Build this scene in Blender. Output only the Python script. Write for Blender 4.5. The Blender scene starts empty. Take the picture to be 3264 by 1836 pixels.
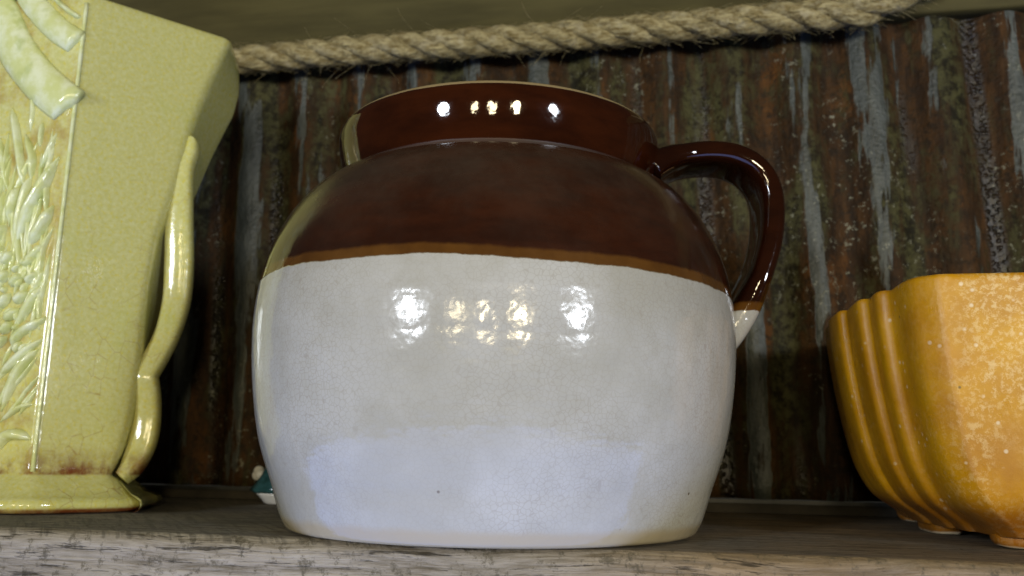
import bpy, bmesh, math, random
from mathutils import Vector, Matrix, noise
random.seed(7)
S = bpy.context.scene
COL = S.collection

# ------------------------------------------------------------------ camera
F, CX, CY = 2826.0, 1632.0, 918.0            # focal length and centre in photo pixels
H = .0303                                     # lens height above the shelf (m)
YAW, PITCH, ROLL = math.radians(10.6), math.radians(10.8), math.radians(1.0)
CAM = Vector((0, 0, H))
FW = Vector((-math.sin(YAW)*math.cos(PITCH), math.cos(YAW)*math.cos(PITCH), math.sin(PITCH)))
R0 = Vector((math.cos(YAW), math.sin(YAW), 0)); U0 = R0.cross(FW)
FH = Vector((-math.sin(YAW), math.cos(YAW), 0))
RT = math.cos(ROLL)*R0 + math.sin(ROLL)*U0
UP = -math.sin(ROLL)*R0 + math.cos(ROLL)*U0
cd = bpy.data.cameras.new('camera'); cam = bpy.data.objects.new('camera', cd); COL.objects.link(cam)
cam.matrix_world = Matrix(((RT.x, UP.x, -FW.x, CAM.x), (RT.y, UP.y, -FW.y, CAM.y), (RT.z, UP.z, -FW.z, CAM.z), (0, 0, 0, 1)))
cd.sensor_width = 36; cd.lens = 36*F/3264; cd.clip_start = .01; cd.clip_end = 50
cd.dof.use_dof = True; cd.dof.focus_distance = .325; cd.dof.aperture_fstop = 15
S.camera = cam

# ------------------------------------------------------------------ world and lamps
w = bpy.data.worlds.new('World'); S.world = w; w.use_nodes = True
bg = w.node_tree.nodes['Background']; bg.inputs[0].default_value = (.95, .93, .80, 1); bg.inputs[1].default_value = .022
JUG = Vector((-.07759, .3771, 0))             # jug axis on the shelf

def lamp(name, az, el, dist, sx, sy, power, col, aim=(0, 0, .075)):
    """shop lamp seen from the jug at azimuth az (0 = back over the camera, + = right) and elevation el"""
    a, e = math.radians(az), math.radians(el)
    d = (R0*math.sin(a) - FH*math.cos(a))*math.cos(e) + Vector((0, 0, math.sin(e)))
    t = JUG + Vector(aim)
    l = bpy.data.lights.new(name, 'AREA'); l.shape = 'ELLIPSE'; l.size = sx*1.1; l.size_y = sy*1.1
    l.energy = power; l.color = col
    o = bpy.data.objects.new(name, l); COL.objects.link(o)
    o.location = t + d*dist
    o.rotation_euler = (-d).to_track_quat('-Z', 'Y').to_euler()
    return o
WARM, COOL = (1, .84, .52), (.86, .92, 1)
lamp('shop_lamp_cool', -36, 6.5, 2.2, .26, .30, 15.5, COOL)
lamp('shop_lamp_warm', -15.5, 5.5, 2.4, .15, .30, 4.6, WARM)
lamp('shop_lamp_warm', -3.6, 5, 2.4, .15, .30, 5.2, WARM)
lamp('shop_lamp_warm', 11, 5.5, 2.4, .15, .30, 9.5, WARM)
lamp('shop_lamp_cool', 36, 6.5, 2.2, .24, .30, 14, COOL)
# cool light coming up from below and in front of the shelf (seen as the pale band on the jug's lower half)
l = bpy.data.lights.new('cool_light_from_below', 'AREA'); l.shape = 'DISK'; l.size = 2.5; l.energy = 27; l.color = (.30, .43, 1)
o = bpy.data.objects.new('cool_light_from_below', l); COL.objects.link(o)
o.location = JUG + Vector((0, 0, -.47)) - FH*.02 - R0*.06; o.rotation_euler = (math.pi, 0, YAW)

S.view_settings.view_transform = 'Standard'; S.view_settings.look = 'None'
S.view_settings.gamma = 1; S.view_settings.exposure = .2; S.view_settings.use_curve_mapping = False

# ------------------------------------------------------------------ helpers
def ray(x, y): return FW + RT*((x-CX)/F) - UP*((y-CY)/F)
def on_plane(x, y, p, n):
    d = ray(x, y); return CAM + d*((p-CAM).dot(n)/d.dot(n))

def link(name, verts, faces, mat, parent=None, smooth=True):
    me = bpy.data.meshes.new(name); me.from_pydata([tuple(v) for v in verts], [], faces); me.update()
    if smooth: me.polygons.foreach_set('use_smooth', [True]*len(me.polygons))
    if mat: me.materials.append(mat)
    o = bpy.data.objects.new(name, me); COL.objects.link(o)
    if parent: o.parent = parent
    return o
def tag(o, label, cat, group=None):
    o['label'] = label; o['category'] = cat
    if group: o['group'] = group
    return o
def struct(o): o['kind'] = 'structure'; return o
def thing(name, label, cat, loc=(0, 0, 0), rz=0):
    o = bpy.data.objects.new(name, None); COL.objects.link(o); o.location = loc; o.rotation_euler[2] = rz
    o.empty_display_size = .02
    return tag(o, label, cat)

def spline(pts, n):
    """Catmull-Rom through tuples of any length"""
    out = []; m = len(pts)
    for i in range(n):
        t = i/(n-1)*(m-1); k = min(int(t), m-2); f = t-k
        p = [pts[max(k-1, 0)], pts[k], pts[k+1], pts[min(k+2, m-1)]]
        out.append(tuple(.5*((2*b)+(c-a)*f+(2*a-5*b+4*c-d)*f*f+(3*b-a-3*c+d)*f**3) for a, b, c, d in zip(*p)))
    return out
def lathe(prof, seg=128):
    """prof: list of (r, z); returns verts, faces"""
    v, f = [], []
    for r, z in prof:
        for k in range(seg):
            a = 2*math.pi*k/seg; v.append((r*math.cos(a), r*math.sin(a), z))
    for i in range(len(prof)-1):
        for k in range(seg):
            k2 = (k+1) % seg
            f.append((i*seg+k, i*seg+k2, (i+1)*seg+k2, (i+1)*seg+k))
    return v, f
def loft(rings, cap0=True, cap1=True):
    v, f = [], []; n = len(rings[0])
    for r in rings: v += [tuple(p) for p in r]
    for i in range(len(rings)-1):
        for k in range(n):
            k2 = (k+1) % n; f.append((i*n+k, i*n+k2, (i+1)*n+k2, (i+1)*n+k))
    if cap0: f.append(tuple(range(n-1, -1, -1)))
    if cap1: f.append(tuple((len(rings)-1)*n+k for k in range(n)))
    return v, f
def sweep(path, ra, rb, side, seg=20, cap=True, power=2.0):
    """tube along path; ra = half width along 'side' direction(s), rb = half thickness across it"""
    rings = []
    for i, p in enumerate(path):
        t = (path[min(i+1, len(path)-1)]-path[max(i-1, 0)]).normalized()
        s = side[i] if isinstance(side, list) else side
        s = (s - t*s.dot(t)).normalized(); b = t.cross(s)
        A = ra[i] if isinstance(ra, list) else ra; B = rb[i] if isinstance(rb, list) else rb
        ring = []
        for k in range(seg):
            a = 2*math.pi*k/seg; c, q = math.cos(a), math.sin(a)
            e = 2/power
            ring.append(p + s*A*math.copysign(abs(c)**e, c) + b*B*math.copysign(abs(q)**e, q))
        rings.append(ring)
    return loft(rings, cap, cap)

# ------------------------------------------------------------------ node helpers
class NT:
    def __init__(s, name):
        s.m = bpy.data.materials.new(name); s.m.use_nodes = True; s.t = s.m.node_tree
        s.b = s.t.nodes['Principled BSDF']; s.tc = s.n('ShaderNodeTexCoord').outputs['Object']
    def n(s, k): return s.t.nodes.new(k)
    def put(s, sock, v):
        if hasattr(v, 'is_linked') or hasattr(v, 'links'): s.t.links.new(v, sock)
        elif isinstance(v, (tuple, list)): sock.default_value = tuple(v)+(1,) if len(v) == 3 and sock.type == 'RGBA' else v
        else: sock.default_value = v
    def set(s, **k):
        for a, v in k.items(): s.put(s.b.inputs[a.replace('_', ' ')], v)
    def map(s, scale=(1, 1, 1), loc=(0, 0, 0), rot=(0, 0, 0), src=None):
        n = s.n('ShaderNodeMapping'); s.put(n.inputs[0], src or s.tc)
        n.inputs['Scale'].default_value = scale; n.inputs['Location'].default_value = loc; n.inputs['Rotation'].default_value = rot
        return n.outputs[0]
    def noise(s, scale, detail=4, rough=.55, src=None, dist=0):
        n = s.n('ShaderNodeTexNoise'); s.put(n.inputs['Vector'], src or s.tc)
        n.inputs['Scale'].default_value = scale; n.inputs['Detail'].default_value = detail
        n.inputs['Roughness'].default_value = rough; n.inputs['Distortion'].default_value = dist
        return n.outputs['Fac']
    def vor(s, scale, feature='F1', src=None, rnd=1):
        n = s.n('ShaderNodeTexVoronoi'); n.feature = feature; s.put(n.inputs['Vector'], src or s.tc)
        n.inputs['Scale'].default_value = scale; n.inputs['Randomness'].default_value = rnd
        return n.outputs['Distance']
    def rng(s, v, a, b, lo=0, hi=1):
        n = s.n('ShaderNodeMapRange'); n.interpolation_type = 'SMOOTHSTEP'
        s.put(n.inputs[0], v); s.put(n.inputs[1], a); s.put(n.inputs[2], b); s.put(n.inputs[3], lo); s.put(n.inputs[4], hi)
        return n.outputs[0]
    def math(s, op, a, b=0.0, c=0.0):
        n = s.n('ShaderNodeMath'); n.operation = op; s.put(n.inputs[0], a); s.put(n.inputs[1], b); s.put(n.inputs[2], c)
        return n.outputs[0]
    def mix(s, fac, a, b, mode='MIX'):
        n = s.n('ShaderNodeMix'); n.data_type = 'RGBA'; n.blend_type = mode
        s.put(n.inputs[0], fac); s.put(n.inputs[6], a); s.put(n.inputs[7], b)
        return n.outputs[2]
    def xyz(s, src=None):
        n = s.n('ShaderNodeSeparateXYZ'); s.put(n.inputs[0], src or s.tc); return n.outputs
    def bump(s, h, strength, dist, normal=None):
        n = s.n('ShaderNodeBump'); s.put(n.inputs['Height'], h); n.inputs['Strength'].default_value = strength
        n.inputs['Distance'].default_value = dist
        if normal is not None: s.t.links.new(normal, n.inputs['Normal'])
        return n.outputs[0]

# ------------------------------------------------------------------ materials
def m_jug(handle=False):
    N = NT('jug_handle_glaze' if handle else 'jug_glaze'); X = N.xyz()
    ang = N.math('DIVIDE', X[0], .1)
    wob = N.math('MULTIPLY', N.math('SUBTRACT', N.noise(60, 5, .65), .5), .0028)
    wob2 = N.math('MULTIPLY', N.math('SUBTRACT', N.noise(14, 2), .5), .004)
    z = N.math('ADD', N.math('ADD', X[2], N.math('MULTIPLY', ang, .0024)), N.math('ADD', wob, wob2))
    brown = N.rng(z, .0950, .0956)
    edge = N.rng(z, .0982, .0998)
    # white glaze, crazed and stained
    cell = N.vor(560, 'DISTANCE_TO_EDGE', src=N.map((1, 1, 1)))
    craze = N.math('MULTIPLY', N.rng(cell, 0, .09, 1, 0), N.rng(N.noise(22, 3), .35, .7, .14, .40))
    st = N.noise(18, 5, .6)
    white = N.mix(N.rng(st, .35, .7), (.385, .362, .275), (.475, .455, .37))
    white = N.mix(N.math('MULTIPLY', N.rng(N.noise(90, 3), .45, .7), .3), white, (.36, .335, .24))
    white = N.mix(craze, white, (.27, .225, .155))
    sp = N.vor(75, 'F1'); white = N.mix(N.math('MULTIPLY', N.rng(sp, .035, .06, 1, 0), N.rng(N.noise(31, 1), .52, .56)), white, (.12, .085, .04))
    foot = N.rng(N.math('ADD', X[2], wob), .0040, .0075, 1, 0); white = N.mix(N.math('MULTIPLY', foot, .9), white, (.40, .325, .185))
    bandc = N.mix(N.rng(N.noise(70, 4), .3, .7), (.070, .025, .003), (.110, .043, .006))
    dk = N.mix(N.rng(N.noise(35, 5, .6, src=N.map((1, 1, 3))), .3, .75), (.018, .0040, .0011), (.037, .0082, .0018))
    if handle: dk = N.mix(.5, dk, (.006, .0022, .001))
    bro = N.mix(edge, bandc, dk)
    dust = N.math('MULTIPLY', N.rng(N.noise(28, 6, .7), .30, .75, .25, 1), N.rng(X[2], .100, .146, .10, .36))
    dust = N.math('MULTIPLY', dust, N.rng(X[2], .1468, .1482, 1, 0))
    if handle: dust = 0.0
    bro = N.mix(N.math('MULTIPLY', dust, .8), bro, (.12, .100, .065)) if not handle else bro
    lip = N.rng(N.math('ADD', X[2], N.math('MULTIPLY', wob, .35)), .1688, .1694)
    if not handle: bro = N.mix(lip, bro, (.36, .27, .13))
    N.set(Base_Color=N.mix(brown, white, bro))
    rough = N.math('MULTIPLY', N.rng(brown, 0, 1, 1, .4), N.rng(N.noise(120, 3), .3, .8, .10, .17))
    N.set(Roughness=N.math('ADD', N.math('ADD', rough, N.math('MULTIPLY', N.math('MULTIPLY', N.rng(X[2], .1440, .1455), N.rng(X[2], .1474, .1486, 1, 0)), 0.0 if handle else .5)), N.math('MULTIPLY', N.math('MULTIPLY', dust, 1.15), brown) if not handle else 0.0), IOR=1.52, Coat_Weight=0.0)
    h = N.math('ADD', N.math('MULTIPLY', N.noise(75, 2, .5), .5), N.math('MULTIPLY', N.noise(190, 2, .5), .38))
    amt = N.math('MULTIPLY', h, N.rng(brown, 0, 1, 1, .40))
    rings = N.math('MULTIPLY', N.noise(40, 2, .4, src=N.map((.15, .15, 4.0))), N.rng(brown, 0, 1, .5, .12))
    N.set(Normal=N.bump(N.math('ADD', amt, rings), .5, .0010))
    return N.m

def m_vase(relief=False):
    N = NT('vase_glaze_relief' if relief else 'vase_glaze'); X = N.xyz()
    a = N.mix(N.rng(N.noise(420, 4, .7), .35, .68), (.54, .52, .165), (.61, .60, .27))
    a = N.mix(N.math('MULTIPLY', N.rng(N.noise(520, 3, .75), .50, .66), .6), a, (.62, .53, .05))
    a = N.mix(N.rng(N.noise(26, 4), .5, .78, 0, .35), a, (.44, .49, .11))
    st = N.noise(40, 5, .7, src=N.map((1, 1, .8)))
    # iron-brown breaking through where the body meets the foot, and round the foot's lower edge
    band = N.math('MULTIPLY', N.rng(X[2], .0188, .034, 1, 0), N.rng(X[2], .0172, .0186))
    band = N.math('MULTIPLY', band, N.rng(st, .36, .60, .1, 1))
    low = N.math('MULTIPLY', N.rng(X[2], .0018, .0034, 1, 0), N.rng(st, .3, .6, .5, 1))
    a = N.mix(N.math('MAXIMUM', band, low), a, (.16, .042, .010))
    if relief:
        g = N.n('ShaderNodeNewGeometry').outputs['Pointiness']
        a = N.mix(N.rng(N.noise(38, 5, .65), .42, .70, 0, .75), a, (.34, .20, .03))
    crack = N.rng(N.vor(150, 'DISTANCE_TO_EDGE', src=N.map((1, 1, .6))), 0, .03, 1, 0)
    a = N.mix(N.math('MULTIPLY', N.math('MULTIPLY', crack, N.rng(X[2], .02, .22, .65, .10)), N.rng(st, .45, .6)), a, (.30, .17, .05))
    N.set(Base_Color=a, Roughness=N.rng(N.noise(60, 3), .3, .7, .09, .15), IOR=1.5)
    N.set(Normal=N.bump(N.math('ADD', N.noise(70, 2), N.math('MULTIPLY', N.noise(260, 2), .25)), .35, .0009))
    return N.m
def m_leaf():
    N = NT('vase_leaf_glaze')
    a = N.mix(N.rng(N.noise(110, 4, .6), .35, .7), (.62, .65, .25), (.76, .79, .48))
    a = N.mix(N.rng(N.noise(75, 3), .55, .75, 0, .6), a, (.36, .43, .09))
    N.set(Base_Color=a, Roughness=.10, IOR=1.55, Normal=N.bump(N.noise(260, 3), .4, .0008))
    return N.m

def m_bowl():
    N = NT('bowl_glaze'); X = N.xyz()
    a = N.mix(N.rng(N.noise(40, 4), .3, .7), (.45, .195, .001), (.60, .295, .003))
    mot = N.noise(420, 6, .8); msk = N.math('MULTIPLY', N.rng(N.noise(34, 4, .6), .28, .58), N.rng(X[0], -.072, -.045, .12, 1))
    a = N.mix(N.math('MULTIPLY', N.rng(mot, .47, .60), N.math('MULTIPLY', msk, .62)), a, (.78, .58, .25))
    sp = N.rng(N.vor(210), .10, .22, 1, 0); a = N.mix(N.math('MULTIPLY', N.math('MULTIPLY', sp, N.rng(N.noise(60, 3), .5, .6)), .6), a, (.80, .68, .42))
    a = N.mix(N.rng(N.noise(16, 5, .65), .52, .75, 0, .5), a, (.40, .12, .006))
    cut = N.rng(N.vor(55, 'F1'), .03, .05, 1, 0); a = N.mix(N.math('MULTIPLY', cut, N.rng(N.noise(20, 1), .56, .6)), a, (.20, .12, .02))
    # bare clay at the very foot, darker brown glaze just above it
    low_brown = N.math('MULTIPLY', N.rng(X[2], .010, .022, 1, 0), .75); a = N.mix(low_brown, a, (.20, .055, .006))
    clay = N.rng(N.math('ADD', X[2], N.math('MULTIPLY', N.noise(60, 3), .004)), .0026, .0036, 1, 0); a = N.mix(clay, a, (.66, .56, .38))
    N.set(Base_Color=a, Roughness=N.rng(N.noise(90, 4), .3, .7, .26, .42), IOR=1.5)
    N.set(Normal=N.bump(N.math('ADD', N.noise(90, 3), N.math('MULTIPLY', mot, .5)), .4, .0009))
    return N.m

def m_wood():
    N = NT('weathered_wood'); X = N.xyz()
    wx = N.n('ShaderNodeCombineXYZ')
    warp = N.math('MULTIPLY', N.math('SUBTRACT', N.noise(9, 3), .5), .010)
    N.put(wx.inputs[0], X[0]); N.put(wx.inputs[1], N.math('ADD', X[1], warp)); N.put(wx.inputs[2], N.math('ADD', X[2], warp))
    V = wx.outputs[0]
    g1 = N.noise(1, 8, .68, src=N.map((13, 330, 330), src=V))
    g2 = N.noise(1, 6, .7, src=N.map((60, 700, 700), src=V))
    g3 = N.noise(6, 4, .6)
    c = N.mix(N.rng(g1, .30, .70), (.12, .095, .055), (.40, .35, .255))
    c = N.mix(N.rng(g2, .35, .72, 0, .65), c, (.45, .40, .31))
    c = N.mix(N.math('MULTIPLY', N.rng(X[0], -.07, .06), N.rng(g3, .25, .65, .45, 1)), c, N.mix(N.rng(g1, .3, .7), (.14, .085, .03), (.36, .235, .095)))  # browner to the right: warm light there put into the wood colour
    # open checks and dark pores along the grain, short cracks across it
    chk = N.rng(N.noise(1, 5, .75, src=N.map((26, 420, 420), (3, 1, 2), src=V)), .57, .66)
    crs = N.math('MULTIPLY', N.rng(N.noise(1, 4, .7, src=N.map((300, 30, 40), (5, 2, 1))), .67, .74), N.rng(N.noise(30, 2), .45, .62))
    top = N.rng(X[2], -.005, -.0015)
    sv = N.map((1, 1, 1), rot=(0, 0, math.radians(-38)))
    saw = N.math('MULTIPLY', N.noise(1, 3, .6, src=N.map((330, 22, 20), src=sv)), top)
    c = N.mix(N.math('MULTIPLY', N.rng(saw, .46, .64), N.rng(X[0], -.12, -.02, .5, .12)), c, (.05, .044, .032))
    c = N.mix(N.math('MULTIPLY', N.rng(X[1], .315, .322), N.rng(N.noise(22, 4), .3, .7, .35, .8)), c, N.mix(N.rng(g1, .3, .7), (.10, .092, .075), (.20, .185, .155)))  # top behind the edge darkened: shade of grazing light put into the colour
    dark = N.math('MAXIMUM', chk, crs); c = N.mix(N.math('MULTIPLY', dark, .8), c, (.055, .042, .02))
    c = N.mix(N.math('MULTIPLY', N.rng(N.noise(170, 5, .78), .52, .64), .75), c, (.095, .08, .048))
    N.set(Base_Color=c, Roughness=.85, IOR=1.4, Specular_IOR_Level=.25)
    h = N.math('SUBTRACT', N.math('ADD', g1, N.math('MULTIPLY', g2, .5)), N.math('ADD', N.math('MULTIPLY', dark, .9), N.math('MULTIPLY', N.rng(saw, .46, .64), .15)))
    N.set(Normal=N.bump(N.math('ADD', h, N.math('MULTIPLY', N.noise(240, 5, .7), .6)), .8, .0016))
    return N.m

PERIOD, PH0, WALL = .0418, -.0467, .556
def m_sheet():
    N = NT('rusty_corrugated_metal'); X = N.xyz()
    ph = N.math('COSINE', N.math('MULTIPLY', N.math('SUBTRACT', N.math('ADD', X[0], N.math('MULTIPLY', N.math('SUBTRACT', X[2], .29), .05)), PH0), 2*math.pi/PERIOD))
    big = N.noise(1, 5, .62, src=N.map((52, 10, 13)))
    fine = N.noise(150, 5, .7); mid = N.noise(1, 5, .65, src=N.map((150, 50, 30)))
    # stripes: stretched noise gives every corrugation its own run of bare zinc, rust or tar
    stripe = N.noise(1, 3, .55, src=N.map((105, 5, 6.5), (1.7, 0, 0)))
    k = N.math('ADD', N.math('MULTIPLY', ph, .30), N.math('MULTIPLY', N.math('SUBTRACT', N.math('ADD', N.math('MULTIPLY', big, .45), N.math('MULTIPLY', stripe, .55)), .5), 3.4))
    grey = N.rng(N.math('ADD', k, N.math('MULTIPLY', N.math('SUBTRACT', mid, .5), .6)), .25, .38)
    rust = N.mix(N.rng(mid, .32, .68), (.021, .0105, .0035), (.064, .030, .0085))
    rust = N.mix(N.rng(N.noise(1, 5, .65, src=N.map((26, 20, 12), (2, 4, 7))), .54, .68, 0, .9), rust, (.115, .046, .009))
    rust = N.mix(N.rng(fine, .47, .63, 0, .85), rust, (.018, .011, .005))
    olive = N.rng(N.math('ADD', N.math('MULTIPLY', N.noise(1, 5, .65, src=N.map((38, 20, 9), (9, 1, 3))), .6), N.math('MULTIPLY', N.noise(1, 3, .5, src=N.map((75, 5, 5), (4.1, 0, 0))), .4)), .46, .57)
    rust = N.mix(N.math('MULTIPLY', olive, .9), rust, N.mix(N.rng(fine, .38, .62), (.010, .0098, .004), (.070, .067, .025)))
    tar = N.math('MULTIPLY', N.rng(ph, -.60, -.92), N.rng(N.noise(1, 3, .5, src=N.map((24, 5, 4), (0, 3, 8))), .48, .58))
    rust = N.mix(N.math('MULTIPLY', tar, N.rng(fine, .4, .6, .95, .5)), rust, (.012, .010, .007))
    zinc = N.mix(N.rng(N.noise(1, 5, .6, src=N.map((120, 60, 30))), .3, .7), (.034, .039, .033), (.086, .095, .084))
    zinc = N.mix(N.rng(mid, .52, .70, 0, .75), zinc, (.05, .052, .03))
    c = N.mix(grey, rust, zinc)
    ox = N.math('MULTIPLY', N.rng(N.noise(230, 5, .75), .58, .65), N.rng(N.noise(1, 4, src=N.map((26, 10, 11), (4, 4, 1))), .50, .60))
    c = N.mix(N.math('MULTIPLY', ox, .7), c, (.26, .26, .19))
    N.set(Base_Color=c, Roughness=N.math('SUBTRACT', N.rng(grey, 0, 1, .62, .42), N.math('MULTIPLY', tar, .30)), Metallic=0.0, Specular_IOR_Level=N.math('ADD', N.rng(grey, 0, 1, .16, .4), N.math('MULTIPLY', tar, .35)))
    h = N.math('ADD', N.math('MULTIPLY', fine, .8), N.math('ADD', mid, N.math('MULTIPLY', grey, -.35)))
    bl = N.math('MULTIPLY', N.rng(N.vor(330), .1, .6, 1, 0), N.math('ADD', tar, .15))
    N.set(Normal=N.bump(N.math('ADD', h, N.math('MULTIPLY', bl, .9)), .75, .0016))
    return N.m

def m_rope():
    N = NT('jute_fibre')
    f = N.noise(1, 5, .7, src=N.map((110, 420, 420), rot=(0, .35, 0)))
    c = N.mix(N.rng(f, .32, .70), (.21, .155, .055), (.56, .48, .25))
    c = N.mix(N.rng(N.noise(150, 3), .5, .7, 0, .5), c, (.58, .52, .33))
    N.set(Base_Color=c, Roughness=.9, Specular_IOR_Level=.15, Normal=N.bump(N.math('ADD', f, N.noise(500, 3, .7)), .9, .002))
    return N.m
def m_flat(name, a, b, scale, rough, bump=.3, stretch=(1, 1, 1), dist=.001, spec=.5):
    N = NT(name); f = N.noise(scale, 5, .65, src=N.map(stretch))
    N.set(Base_Color=N.mix(N.rng(f, .3, .7), a, b), Roughness=rough, Specular_IOR_Level=spec, Normal=N.bump(f, bump, dist))
    return N.m

M_JUG, M_VASE, M_RELIEF, M_LEAF, M_BOWL, M_WOOD, M_SHEET, M_ROPE = m_jug(), m_vase(), m_vase(True), m_leaf(), m_bowl(), m_wood(), m_sheet(), m_rope()
M_BOARD = m_flat('stained_board', (.050, .042, .012), (.085, .072, .023), 1, .75, .35, (9, 70, 60), spec=.25)
M_TEAL = m_flat('teal_glaze', (.010, .032, .030), (.028, .085, .09), 140, .14)
M_CREAM = m_flat('white_glaze', (.60, .60, .58), (.72, .72, .70), 60, .15)
M_STRIP = m_flat('zinc_strip', (.012, .013, .012), (.06, .06, .055), 22, .5)
M_GAP_SHADE = m_flat('gap_shade', (.02, .016, .01), (.05, .04, .025), 40, .8)

# ------------------------------------------------------------------ shelf (weathered plank with a worn front edge)
def plank(name, x0, x1, y0, y1, z0, z1, mat, r=.005, wob=.0015, nx=260):
    prof = []
    ny = 26
    prof += [(y0+.0, z0)]
    for i in range(1, 10): prof.append((y0, z0+(z1-r-z0)*i/9))
    for i in range(1, 7):
        a = math.pi/2*i/6; prof.append((y0+r-r*math.cos(a), z1-r+r*math.sin(a)))
    for i in range(1, ny+1): prof.append((y0+r+(y1-y0-r)*i/ny, z1))
    prof.append((y1, z0))
    v = []; n = len(prof)
    for i in range(nx+1):
        x = x0+(x1-x0)*i/nx
        for (y, z) in prof:
            q = Vector((x*14, y*90, z*90)); d = noise.noise(q)*wob + noise.noise(Vector((x*4, y*3, z*3+5)))*wob*.8
            fr = max(0, 1-(y-y0)/.03)
            v.append((x, y-d*fr*1.3, z+(d*.5*fr-.0001 if z > z0+1e-6 else 0)))
    f = []
    for i in range(nx):
        for k in range(n):
            k2 = (k+1) % n; f.append((i*n+k, i*n+k2, (i+1)*n+k2, (i+1)*n+k))
    f.append(tuple(range(n-1, -1, -1))); f.append(tuple(nx*n+k for k in range(n)))
    return link(name, v, f, mat)
shelf = plank('shelf', -.75, .62, .3125, .60, -.045, 0, M_WOOD)
struct(shelf)

# ------------------------------------------------------------------ corrugated back sheet
def sheet_y(x, z):
    xx = x+(z-.29)*.05
    return WALL - .0042*math.cos(2*math.pi*(xx-PH0)/PERIOD) + .0015*noise.noise(Vector((x*9, z*7, 3)))
nx, nz = 760, 46; x0, x1, z0, z1 = -.75, .62, .0085, .40
v = []; f = []
for j in range(nz+1):
    z = z0+(z1-z0)*j/nz
    for i in range(nx+1):
        x = x0+(x1-x0)*i/nx; v.append((x, sheet_y(x, z), z))
for j in range(nz):
    for i in range(nx):
        a = j*(nx+1)+i; f.append((a, a+1, a+nx+2, a+nx+1))
wall = thing('corrugated_wall', 'rust streaked corrugated metal sheet standing behind the pots', 'wall', (0, 0, 0))
o = link('metal_sheet', v, f, M_SHEET, wall)
mod = o.modifiers.new('thickness', 'SOLIDIFY'); mod.thickness = .0012; mod.offset = 1
def box(name, a, b, mat, parent=None, bev=.0006):
    bm = bmesh.new(); bmesh.ops.create_cube(bm, size=1)
    for q in bm.verts: q.co = Vector([(a[i]+b[i])/2+q.co[i]*(b[i]-a[i]) for i in range(3)])
    if bev: bmesh.ops.bevel(bm, geom=bm.edges[:], offset=bev, segments=2, affect='EDGES')
    me = bpy.data.meshes.new(name); bm.to_mesh(me); bm.free(); me.materials.append(mat)
    o = bpy.data.objects.new(name, me); COL.objects.link(o)
    if parent: o.parent = parent
    return o
box('bottom_strip', (-.75, .5472, .0062), (.62, .5508, .0084), M_STRIP, wall)
box('gap_shade_rail', (-.75, .5515, .0004), (.62, .575, .0062), M_GAP_SHADE, wall)  # fills the open gap under the sheet; its shade is put in the colour

# header board over the top edge of the metal sheet; the rope is tacked to its lower edge
def header():
    nx_, v, f = 120, [], []
    pr = [(.570, .3056), (.5475, .3056), (.5462, .3062), (.5455, .3075), (.5455, .33), (.5455, .36), (.5455, .40), (.5462, .4016), (.548, .4025), (.570, .4025)]
    for i in range(nx_+1):
        x = -.75+1.37*i/nx_
        for y, z in pr: v.append((x, y+.0006*noise.noise(Vector((x*8, y*60, z*20))), z+.0007*noise.noise(Vector((x*11, z*20, 4)))))
    n = len(pr)
    for i in range(nx_):
        for k in range(n): f.append((i*n+k, i*n+(k+1) % n, (i+1)*n+(k+1) % n, (i+1)*n+k))
    f.append(tuple(range(n-1, -1, -1))); f.append(tuple(nx_*n+k for k in range(n)))
    return link('header_board', v, f, M_BOARD)
tag(header(), 'plain olive brown header board above the rope and metal sheet', 'board')

# ------------------------------------------------------------------ rope in the corner under the board
rope = thing('jute_rope', 'thick twisted jute rope tacked along the top of the metal sheet', 'rope', (0, .5356, .3022))
def rope_path(x):
    lift = max(0, (x-.118))
    return Vector((x, -.0012*math.sin(x*23), .0012*noise.noise(Vector((x*9, 1, 1))) + .0025*(x+.1)/.3 + lift*.42))
RN = 620
for s in range(3):
    path = []; rr = []
    for i in range(RN+1):
        x = -.72+1.0*i/RN
        a = 2*math.pi*x/.066 + s*2*math.pi/3
        path.append(rope_path(x) + Vector((0, math.cos(a), math.sin(a)))*.0045)
        rr.append(.0053*(1+.12*noise.noise(Vector((x*70, s*7, 2)))))
    vv, ff = sweep(path, rr, rr, Vector((0, 1, 0)), 12)
    vv = [tuple(Vector(q)+Vector((.3, 1, 1))*(.0009*noise.noise(Vector(q)*330)+.0008*noise.noise(Vector((q[0]*120, q[1]*400, q[2]*400))))) for q in vv]
    link('strand', vv, ff, M_ROPE, rope)
vv, ff = [], []
for i in range(3200):
    x = random.uniform(-.36, .17); a = random.uniform(0, 2*math.pi); stray = random.random() < .04
    d = Vector((random.choice((-1, 1))*random.uniform(.8, 1.6), math.cos(a)*(.9 if stray else .3), math.sin(a)*(.9 if stray else .3))).normalized()
    p = rope_path(x)+Vector((0, math.cos(a), math.sin(a)))*random.uniform(.0078, .0096)
    L = random.uniform(.012, .026) if stray else random.uniform(.004, .012)
    cur = Vector((random.uniform(-.6, .6), random.uniform(-.5, .5), random.uniform(-.8, .3)))*(1.1 if stray else .5)
    pts = [p-d*.002]
    for k in range(5): d = (d+cur*.25).normalized(); pts.append(pts[-1]+d*L/5)
    if max(q.y for q in pts) > .0125: continue
    a_, b_ = sweep(pts, random.uniform(.00007, .00014), .00009, Vector((.3, .2, .9)), 3)
    base = len(vv); vv += a_; ff += [tuple(base+q for q in t) for t in b_]
o = link('loose_fibres', vv, ff, M_ROPE, rope); o['kind'] = 'stuff'

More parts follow.
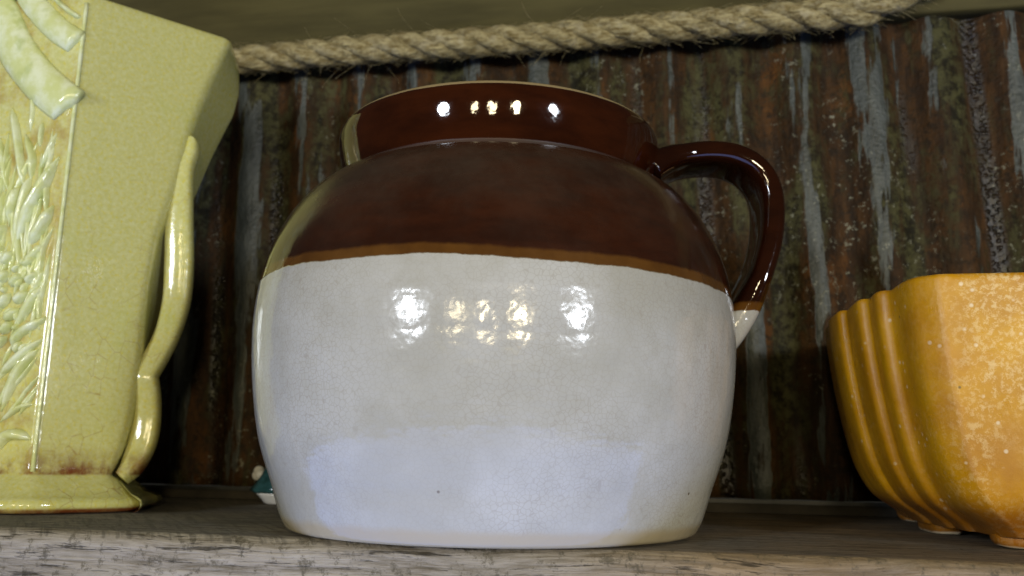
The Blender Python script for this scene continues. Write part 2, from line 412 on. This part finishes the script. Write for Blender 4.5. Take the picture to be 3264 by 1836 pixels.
# ------------------------------------------------------------------ the jug (turned bean pot)
AG = Vector((-.20154, .97948, 0)); AS = Vector((.97948, .20154, 0))   # away from the lens / to its right
jug = thing('stoneware_jug', 'round crazed white stoneware jug with glossy brown shoulder, collar and loop handle', 'jug', JUG, math.atan2(AS.y, AS.x))
prof = [(.0, .0012), (.060, .0012), (.074, .0004), (.0800, .0004), (.0834, .0012), (.0852, .0034), (.0868, .0065), (.0884, .0110), (.0910, .0190), (.0938, .0265), (.0966, .0350), (.0988, .0450), (.1003, .0550),
        (.1013, .0640), (.1019, .0730), (.1021, .0810), (.1018, .0880), (.1011, .0950), (.1000, .1020), (.0984, .1090), (.0962, .1155), (.0935, .1215),
        (.0900, .1280), (.0858, .1338), (.0812, .1388), (.0768, .1425), (.0730, .1449), (.0695, .1458), (.0678, .1461), (.0680, .1475), (.0685, .1492), (.0698, .1535), (.0707, .1575),
        (.0713, .1610), (.0716, .1640), (.0715, .1664), (.0709, .1685), (.0695, .1702), (.0680, .1711), (.0662, .1710), (.0648, .1700), (.0642, .1680), (.0640, .1600), (.0650, .1480), (.0720, .1400), (.0860, .1220), (.0920, .1000),
        (.0925, .0700), (.0860, .0250), (.0780, .0100), (.0, .0085)]
P2 = [prof[0]] + spline(prof[1:-1], 260) + [prof[-1]]
vv, ff = lathe(P2, 160)
body = link('body', vv, ff, M_JUG, jug)
# ear handle: strap whose plane holds the jug's axis
hc = [(.0665, .1560), (.0735, .1605), (.0820, .1635), (.0930, .1652), (.1040, .1645), (.1130, .1606), (.1188, .1538), (.1213, .1450), (.1212, .1345), (.1195, .1240), (.1162, .1135), (.1122, .1040), (.1078, .0950), (.1020, .0865), (.0970, .0810)]
hp = spline([(a, b) for a, b in hc], 70)
path = [Vector((a, 0, b)) for a, b in hp]
ra = [.0178 - .0030*math.sin(math.pi*i/69) + (.0035*max(0, 1-i/12)) - .0035*max(0, (i-52)/17) for i in range(70)]
rb = [.0053 + (.0022*max(0, 1-i/10)) + .0024*max(0, (i-50)/19) for i in range(70)]
vv, ff = sweep(path, ra, rb, Vector((0, 1, 0)), 32, True, 3.6)
link('handle', vv, ff, m_jug(True), jug)

# ------------------------------------------------------------------ the tall green vase
PHI = math.radians(40)
E1 = math.cos(PHI)*R0 + math.sin(PHI)*FH
VP = Vector((-.29998, .39420, 0)); rz = math.atan2(E1.y, E1.x)
vase = thing('pottery_vase', 'tall yellow green square vase with raised leaf pattern and side handle', 'vase', VP, rz)
E2 = Vector((-E1.y, E1.x, 0)); NP = E1.cross(Vector((0, 0, 1)))
def vloc(P): d = P-VP; return (d.dot(E1), d.dot(E2), d.z)
Redge = [(.0182, .0265), (.0225, .0288), (.030, .0314), (.045, .0340), (.060, .0352), (.085, .0362), (.118, .0360), (.1451, .0386), (.1638, .0435), (.1808, .0471), (.2047, .0509), (.2221, .0550), (.2402, .0602), (.257, .0660), (.268, .0700), (.272, .0705)]
def R_at(z):
    for (a, b), (c, d) in zip(Redge, Redge[1:]):
        if z <= c: return b+(d-b)*max(0, (z-a))/(c-a)
    return Redge[-1][1]
DL = Vector((-math.cos(math.radians(52)), math.sin(math.radians(52))))    # along the relief face, away from the near corner
PL = Vector((math.sin(math.radians(52)), math.cos(math.radians(52))))                         # across the vase, away from the lens
DW = -math.cos(math.radians(12))*R0 + math.sin(math.radians(12))*FH
PW = math.sin(math.radians(12))*R0 + math.cos(math.radians(12))*FH
CPL = VP + PW*.058
Cedge = [(.0182, R_at(.0182)+.006)]
for x, y in [(470, 1300), (520, 1000), (560, 800), (596, 700), (634, 621), (671, 534), (714, 447), (752, 375), (768, 310), (768, 262), (764, 217), (762, 200)]:
    q = vloc(on_plane(x, y, CPL, NP)); Cedge.append((q[2], q[0]))
def C_at(z):
    for (a, b), (c, d) in zip(Cedge, Cedge[1:]):
        if z <= c: return b+(d-b)*max(0, (z-a))/(c-a)
    return Cedge[-1][1]
CV = vloc(CPL)[1]
def section(z, off=0):
    zz = max(z, .0182); u1 = R_at(zz); u2 = C_at(zz)
    A = Vector((-.0098, 0)); W_ = .072
    poly = [A, Vector((u1, 0)), Vector((u2, CV*(.42+.58*max(0, min(1, (z-.02)/.07))))), A+PL*W_+DL*-.004, A+PL*W_+DL*.085, A+DL*.085]
    m = len(poly)
    if off:
        new = []
        for i in range(m):
            p, a, b = poly[i], poly[i-1], poly[(i+1) % m]
            n1 = Vector(((p-a).y, -(p-a).x)).normalized(); n2 = Vector(((b-p).y, -(b-p).x)).normalized()
            k = n1+n2; new.append(p + k*(off*2/max(.5, k.length_squared)))
        poly = new
    rad = [r+max(0, off)*.8 for r in (.0030, .0045, .006+max(0, off)*.9, .008, .003, .003)]
    out = []
    for i in range(m):
        p, a, b = poly[i], poly[i-1], poly[(i+1) % m]
        da, db = (a-p).normalized(), (b-p).normalized()
        r = rad[i]
        for k in range(7):
            s = k/6; q = (p+da*r)*(1-s)**2 + p*2*s*(1-s) + (p+db*r)*s*s
            out.append((q.x, q.y))
        nxt = poly[(i+1) % m]
        for k in range(1, 6):
            s = k/6; aa = p+db*r; bb = nxt-db*rad[(i+1) % m]; q = aa+(bb-aa)*s; out.append((q.x, q.y))
    return out
rings = []
for z, off in [(.0004, .011), (.0004, .0138), (.0014, .0160), (.0040, .0170), (.0062, .0164), (.0076, .0140), (.0088, .0112), (.0115, .0080), (.0148, .0044), (.0172, .0012), (.0182, .0004)]:
    rings.append([(x, y, z) for x, y in section(z, off)])
for i in range(1, 70):
    z = .0182+(.2688-.0182)*i/69; rings.append([(x, y, z) for x, y in section(z)])
for z, off in [(.2702, -.0012), (.2704, -.0030), (.2695, -.0045), (.24, -.005), (.20, -.005), (.15, -.005), (.10, -.005), (.05, -.005)]:
    rings.append([(x, y, z) for x, y in section(z, off)])
vv, ff = loft(rings)
ob = link('body', vv, ff, M_VASE, vase)
ob.data.materials.append(M_RELIEF)
for p in ob.data.polygons:
    if p.center.z > .019 and p.normal.dot(Vector((-PL.x, -PL.y, 0))) > .90: p.material_index = 1
# handle: strap that leaves the flared side, swings clear of it and returns to a foot scroll
hpx = [(618, 450, 13), (615, 457, 21), (607, 490, 27), (588, 545, 31), (576, 650, 40), (572, 740, 45), (571, 850, 47), (563, 960, 46), (534, 1065, 42), (498, 1138, 42), (462, 1196, 46), (462, 1225, 48), (468, 1275, 47), (468, 1340, 46), (455, 1410, 47), (424, 1482, 40), (388, 1524, 22)]
hv = []
HPL = VP+E2*.004
for x, y, wpx in hpx:
    P = on_plane(x, y, HPL, NP); Q = on_plane(x+wpx, y, HPL, NP)
    a, b, c = vloc(P); hv.append((a, b, c, (Q-P).length))
hs = spline(hv, 110)
path = [Vector(q[:3]) for q in hs]
side = (Vector((RT.dot(E1), RT.dot(E2), 0)))
vv, ff = sweep(path, [max(.001, q[3]*.94) for q in hs], [.0050]*110, side, 24, True, 3.0)
link('handle', vv, ff, M_VASE, vase)
cb = [Vector((-.0098, 0, 0))+Vector((PL.x-DL.x*.2, PL.y-DL.y*.2, 0))*.0008+Vector((0, 0, .0195+.245*i/40)) for i in range(41)]
vv, ff = sweep(cb, [.0011+.0003*noise.noise(Vector((0, 0, i*.9))) for i in range(41)], [.0011]*41, Vector((1, 0, 0)), 10)
link('corner_highlight_bead', vv, ff, M_LEAF, vase)  # raised bead; its pale glaze is the near edge's highlight put into colour
# raised leaves and wheat on the face left of the near corner
LPL = VP + E1*(-.0098); LN = PW
PL3 = Vector((PL.x, PL.y, 0)); DL3 = Vector((DL.x, DL.y, 0))
def leaf(name, pts, wpx, h, taper=(.25, .25), mat=M_LEAF):
    q = [vloc(on_plane(x, y, LPL, LN)) for x, y in pts]
    n = 14 if len(pts) < 4 else 26
    path = []
    for p in spline(q, n):
        p = Vector(p); k = (p-Vector((-.0098, 0, 0))).dot(DL3)
        if k < .0022: p += DL3*(.0022-k)
        path.append(p)
    wm = wpx/F*.50; h *= 1.45
    pr = [max(.12, min(1, (i/(n-1))/taper[0] if taper[0] else 1, (1-i/(n-1))/taper[1] if taper[1] else 1)) for i in range(n)]
    pr = [math.sin(p*math.pi/2) for p in pr]
    vv, ff = sweep(path, [h*p for p in pr], [wm*p for p in pr], -PL3, 12, True, 2)
    return link(name, vv, ff, mat, vase)
leaf('raised_leaf', [(-40, -60), (5, 50), (48, 150), (100, 225), (155, 285), (232, 345)], 62, .0030, (.2, .04))
leaf('raised_leaf', [(60, -70), (100, 0), (145, 55), (192, 100), (250, 137)], 40, .0026, (.2, .04))
leaf('raised_leaf', [(150, -60), (175, -10), (215, 30), (258, 58)], 8, .002, (.2, .1))
for pts, wd, h in [
    ([(2, 441), (14, 520), (26, 607)], 9, .0022), ([(40, 345), (55, 410), (72, 538), (76, 593)], 10, .0026), ([(84, 430), (107, 503), (100, 575)], 10, .0026),
    ([(138, 390), (128, 470)], 7, .0016), ([(182, 425), (155, 490), (128, 548)], 8, .0018), ([(104, 300), (106, 360), (98, 420)], 6, .0014),
    ([(190, 500), (140, 600), (97, 676), (52, 785)], 17, .0042), ([(172, 655), (135, 728), (96, 782)], 15, .0036), ([(64, 596), (48, 645), (29, 706)], 14, .0036),
    ([(100, 565), (79, 640), (45, 783)], 11, .0030), ([(150, 776), (115, 815), (76, 852)], 13, .0032), ([(20, 610), (6, 690), (-8, 760)], 12, .0032),
    ([(148, 908), (103, 965), (56, 1040)], 13, .0030), ([(160, 1008), (69, 1062), (40, 1106)], 13, .0030), ([(138, 1080), (65, 1138), (-5, 1206)], 12, .0030),
    ([(124, 1112), (65, 1183), (5, 1312)], 12, .0030), ([(64, 1150), (34, 1230), (-4, 1300)], 9, .0024), ([(92, 930), (50, 968)], 13, .0034),
    ([(70, 983), (18, 1024)], 12, .0034), ([(42, 1026), (10, 1066)], 12, .0034), ([(24, 1072), (-10, 1110)], 11, .0032),
    ([(120, 822), (80, 852)], 11, .0034), ([(80, 872), (38, 915)], 12, .0036), ([(126, 868), (88, 905)], 11, .0034), ([(50, 800), (16, 850)], 12, .0036), ([(34, 862), (2, 905)], 12, .0036),
    ([(36, 935), (5, 985)], 11, .0034), ([(20, 715), (-6, 775)], 12, .0034), ([(150, 860), (112, 935)], 8, .0024), ([(12, 780), (-12, 830)], 11, .0034),
    ([(105, 1288), (60, 1302), (0, 1346)], 8, .0020), ([(100, 1400), (62, 1385), (22, 1392), (-6, 1440)], 16, .0036)]:
    leaf('raised_leaf', pts, wd, h, (.35, .4))

rl = random.Random(3)
for k in range(26):                          # wheat ear: grains in slanting rows
    x = rl.uniform(-25, 138); y = rl.uniform(790, 1120)
    if x > 150-(y-790)*.06: continue
    a = rl.uniform(.75, 1.25); L = rl.uniform(22, 44)
    leaf('raised_leaf', [(x, y), (x-L*math.cos(a)*.5-2, y+L*math.sin(a)*.5), (x-L*math.cos(a), y+L*math.sin(a))], rl.uniform(5, 9), rl.uniform(.0016, .0026), (.4, .4))
for k in range(52):                          # fine blades between the big ones
    x = rl.uniform(-20, 196); y = rl.uniform(390, 900); L = rl.uniform(110, 240); c = rl.uniform(-.05, .5)
    if x > 212-(y-390)*.11: continue
    leaf('raised_leaf', [(x, y), (x-L*c*.45+rl.uniform(-4, 4), y+L*.5), (x-L*c, y+L)], rl.uniform(4, 8), rl.uniform(.0012, .0021), (.5, .4))
for k in range(12):                          # lower leaves fanning from the foot
    x = rl.uniform(40, 128); y = rl.uniform(1080, 1250); L = rl.uniform(60, 120); c = rl.uniform(.4, .95)
    leaf('raised_leaf', [(x, y), (x-L*c*.4, y+L*.45), (x-L*c, y+L)], rl.uniform(4, 7), rl.uniform(.0010, .0016), (.5, .4))

# ------------------------------------------------------------------ the orange planter bowl
bowl = thing('stepped_planter', 'mottled orange square planter with stepped ribs down its side', 'planter', (.162, .445, 0))
half = [(.0, -.098), (-.030, -.098), (-.0640, -.0980), (-.0658, -.0977), (-.0668, -.0970), (-.0720, -.0935), (-.0744, -.0880), (-.0754, -.0790), (-.0755, -.0670),
        (-.0762, -.0655), (-.0780, -.0650), (-.0795, -.0642), (-.0803, -.0624), (-.0806, -.0580), (-.0803, -.0490), (-.0798, -.0470),
        (-.0805, -.0458), (-.0822, -.0453), (-.0836, -.0444), (-.0842, -.0424), (-.0844, -.0360), (-.0840, -.0185), (-.0834, -.0165),
        (-.0841, -.0153), (-.0856, -.0149), (-.0868, -.0140), (-.0874, -.0120), (-.0876, -.006), (-.0876, .0)]
quarter = half
left = quarter + [(x, -y) for x, y in reversed(quarter[:-1])]
ring2 = left + [(-x, y) for x, y in reversed(left[1:-1])]
SX = [(.0045, .62), (.0075, .655), (.0110, .715), (.0150, .775), (.0210, .825), (.0300, .875), (.0420, .912), (.0560, .944), (.0720, .972), (.0860, .990), (.0950, .998), (.0980, 1.0), (.0995, .997), (.1003, .988)]
SY = [(.0045, .86), (.0075, .88), (.0110, .905), (.0150, .925), (.0210, .94), (.0300, .953), (.0420, .965), (.0560, .978), (.0720, .990), (.0860, .997), (.0950, 1.0), (.0980, 1.0), (.0995, .997), (.1003, .990)]
rows = spline([(z, sx, sy) for (z, sx), (_, sy) in zip(SX, SY)], 60)
rings = [[(x*sx, y*sy, z) for x, y in ring2] for z, sx, sy in rows]
for z, k in [(.1003, .955), (.0995, .945), (.097, .94), (.06, .90), (.03, .80), (.016, .55)]:
    rings.append([(x*k, y*k, z) for x, y in [(a*(1 if abs(a) < .075 else .075/abs(a)), b) for a, b in ring2]])
vv, ff = loft(rings)
bo = link('body', vv, ff, M_BOWL, bowl)
def foot(cx, cy, hx, hy, zt, n=40):
    rr = []
    for z, k in [(.0004, .90), (.0012, .97), (.0030, 1.0), (.0060, 1.01), (zt, 1.02)]:
        ring = []
        for i in range(n):
            a = 2*math.pi*i/n; c, s = math.cos(a), math.sin(a)
            ring.append((cx+hx*k*math.copysign(abs(c)**.5, c), cy+hy*k*math.copysign(abs(s)**.5, s), z))
        rr.append(ring)
    a, b = loft(rr); return link('foot', a, b, M_BOWL, bowl)
for s in (-1, 1):
    foot(0, s*.0735, .0465, .0085, .012)
    foot(s*.0455, 0, .0065, .018, .0125)

# ------------------------------------------------------------------ small figurine behind the jug
P = on_plane(842, 1601, Vector((0, 0, 0)), Vector((0, 0, 1)))
P = Vector((P.x, min(P.y, .515), 0))
P = on_plane(898, 1560, Vector((0, .512, 0)), Vector((0, 1, 0))); P.z = 0
fig = thing('teal_figurine', 'small teal figurine on a white dish peeking from behind the jug', 'figurine', P)
vv, ff = lathe([(0, .0004), (.0085, .0004), (.0100, .0012), (.0140, .0058), (.0148, .0066), (.0140, .0070), (.004, .0068), (0, .0068)], 40)
link('dish', vv, ff, M_CREAM, fig)
vv, ff = lathe([(0, .0066), (.0150, .0068), (.0176, .0085), (.0150, .0120), (.0118, .0180), (.0095, .0240), (.0065, .0300), (.0028, .0345), (0, .0350)], 40)
vv = [tuple(Vector(q)+Vector((q[0], q[1], 0)).normalized()*.0022*noise.noise(Vector(q)*160)) if abs(q[0])+abs(q[1]) > 1e-6 else q for q in vv]
link('body', vv, ff, M_TEAL, fig)
bl, bf = [], []
for cx, cy, cz, r in [(-.0135, -.004, .0195, .0032), (-.0148, -.0035, .0170, .0030), (-.0118, -.006, .0178, .0030)]:
    a, b = lathe([(max(1e-5, r*math.sin(math.pi*i/8)), r-r*math.cos(math.pi*i/8)) for i in range(9)], 14)
    base = len(bl); bl += [(x+cx, y+cy, z+cz-r) for x, y, z in a]; bf += [tuple(base+q for q in t) for t in b]
link('flower', bl, bf, M_CREAM, fig)
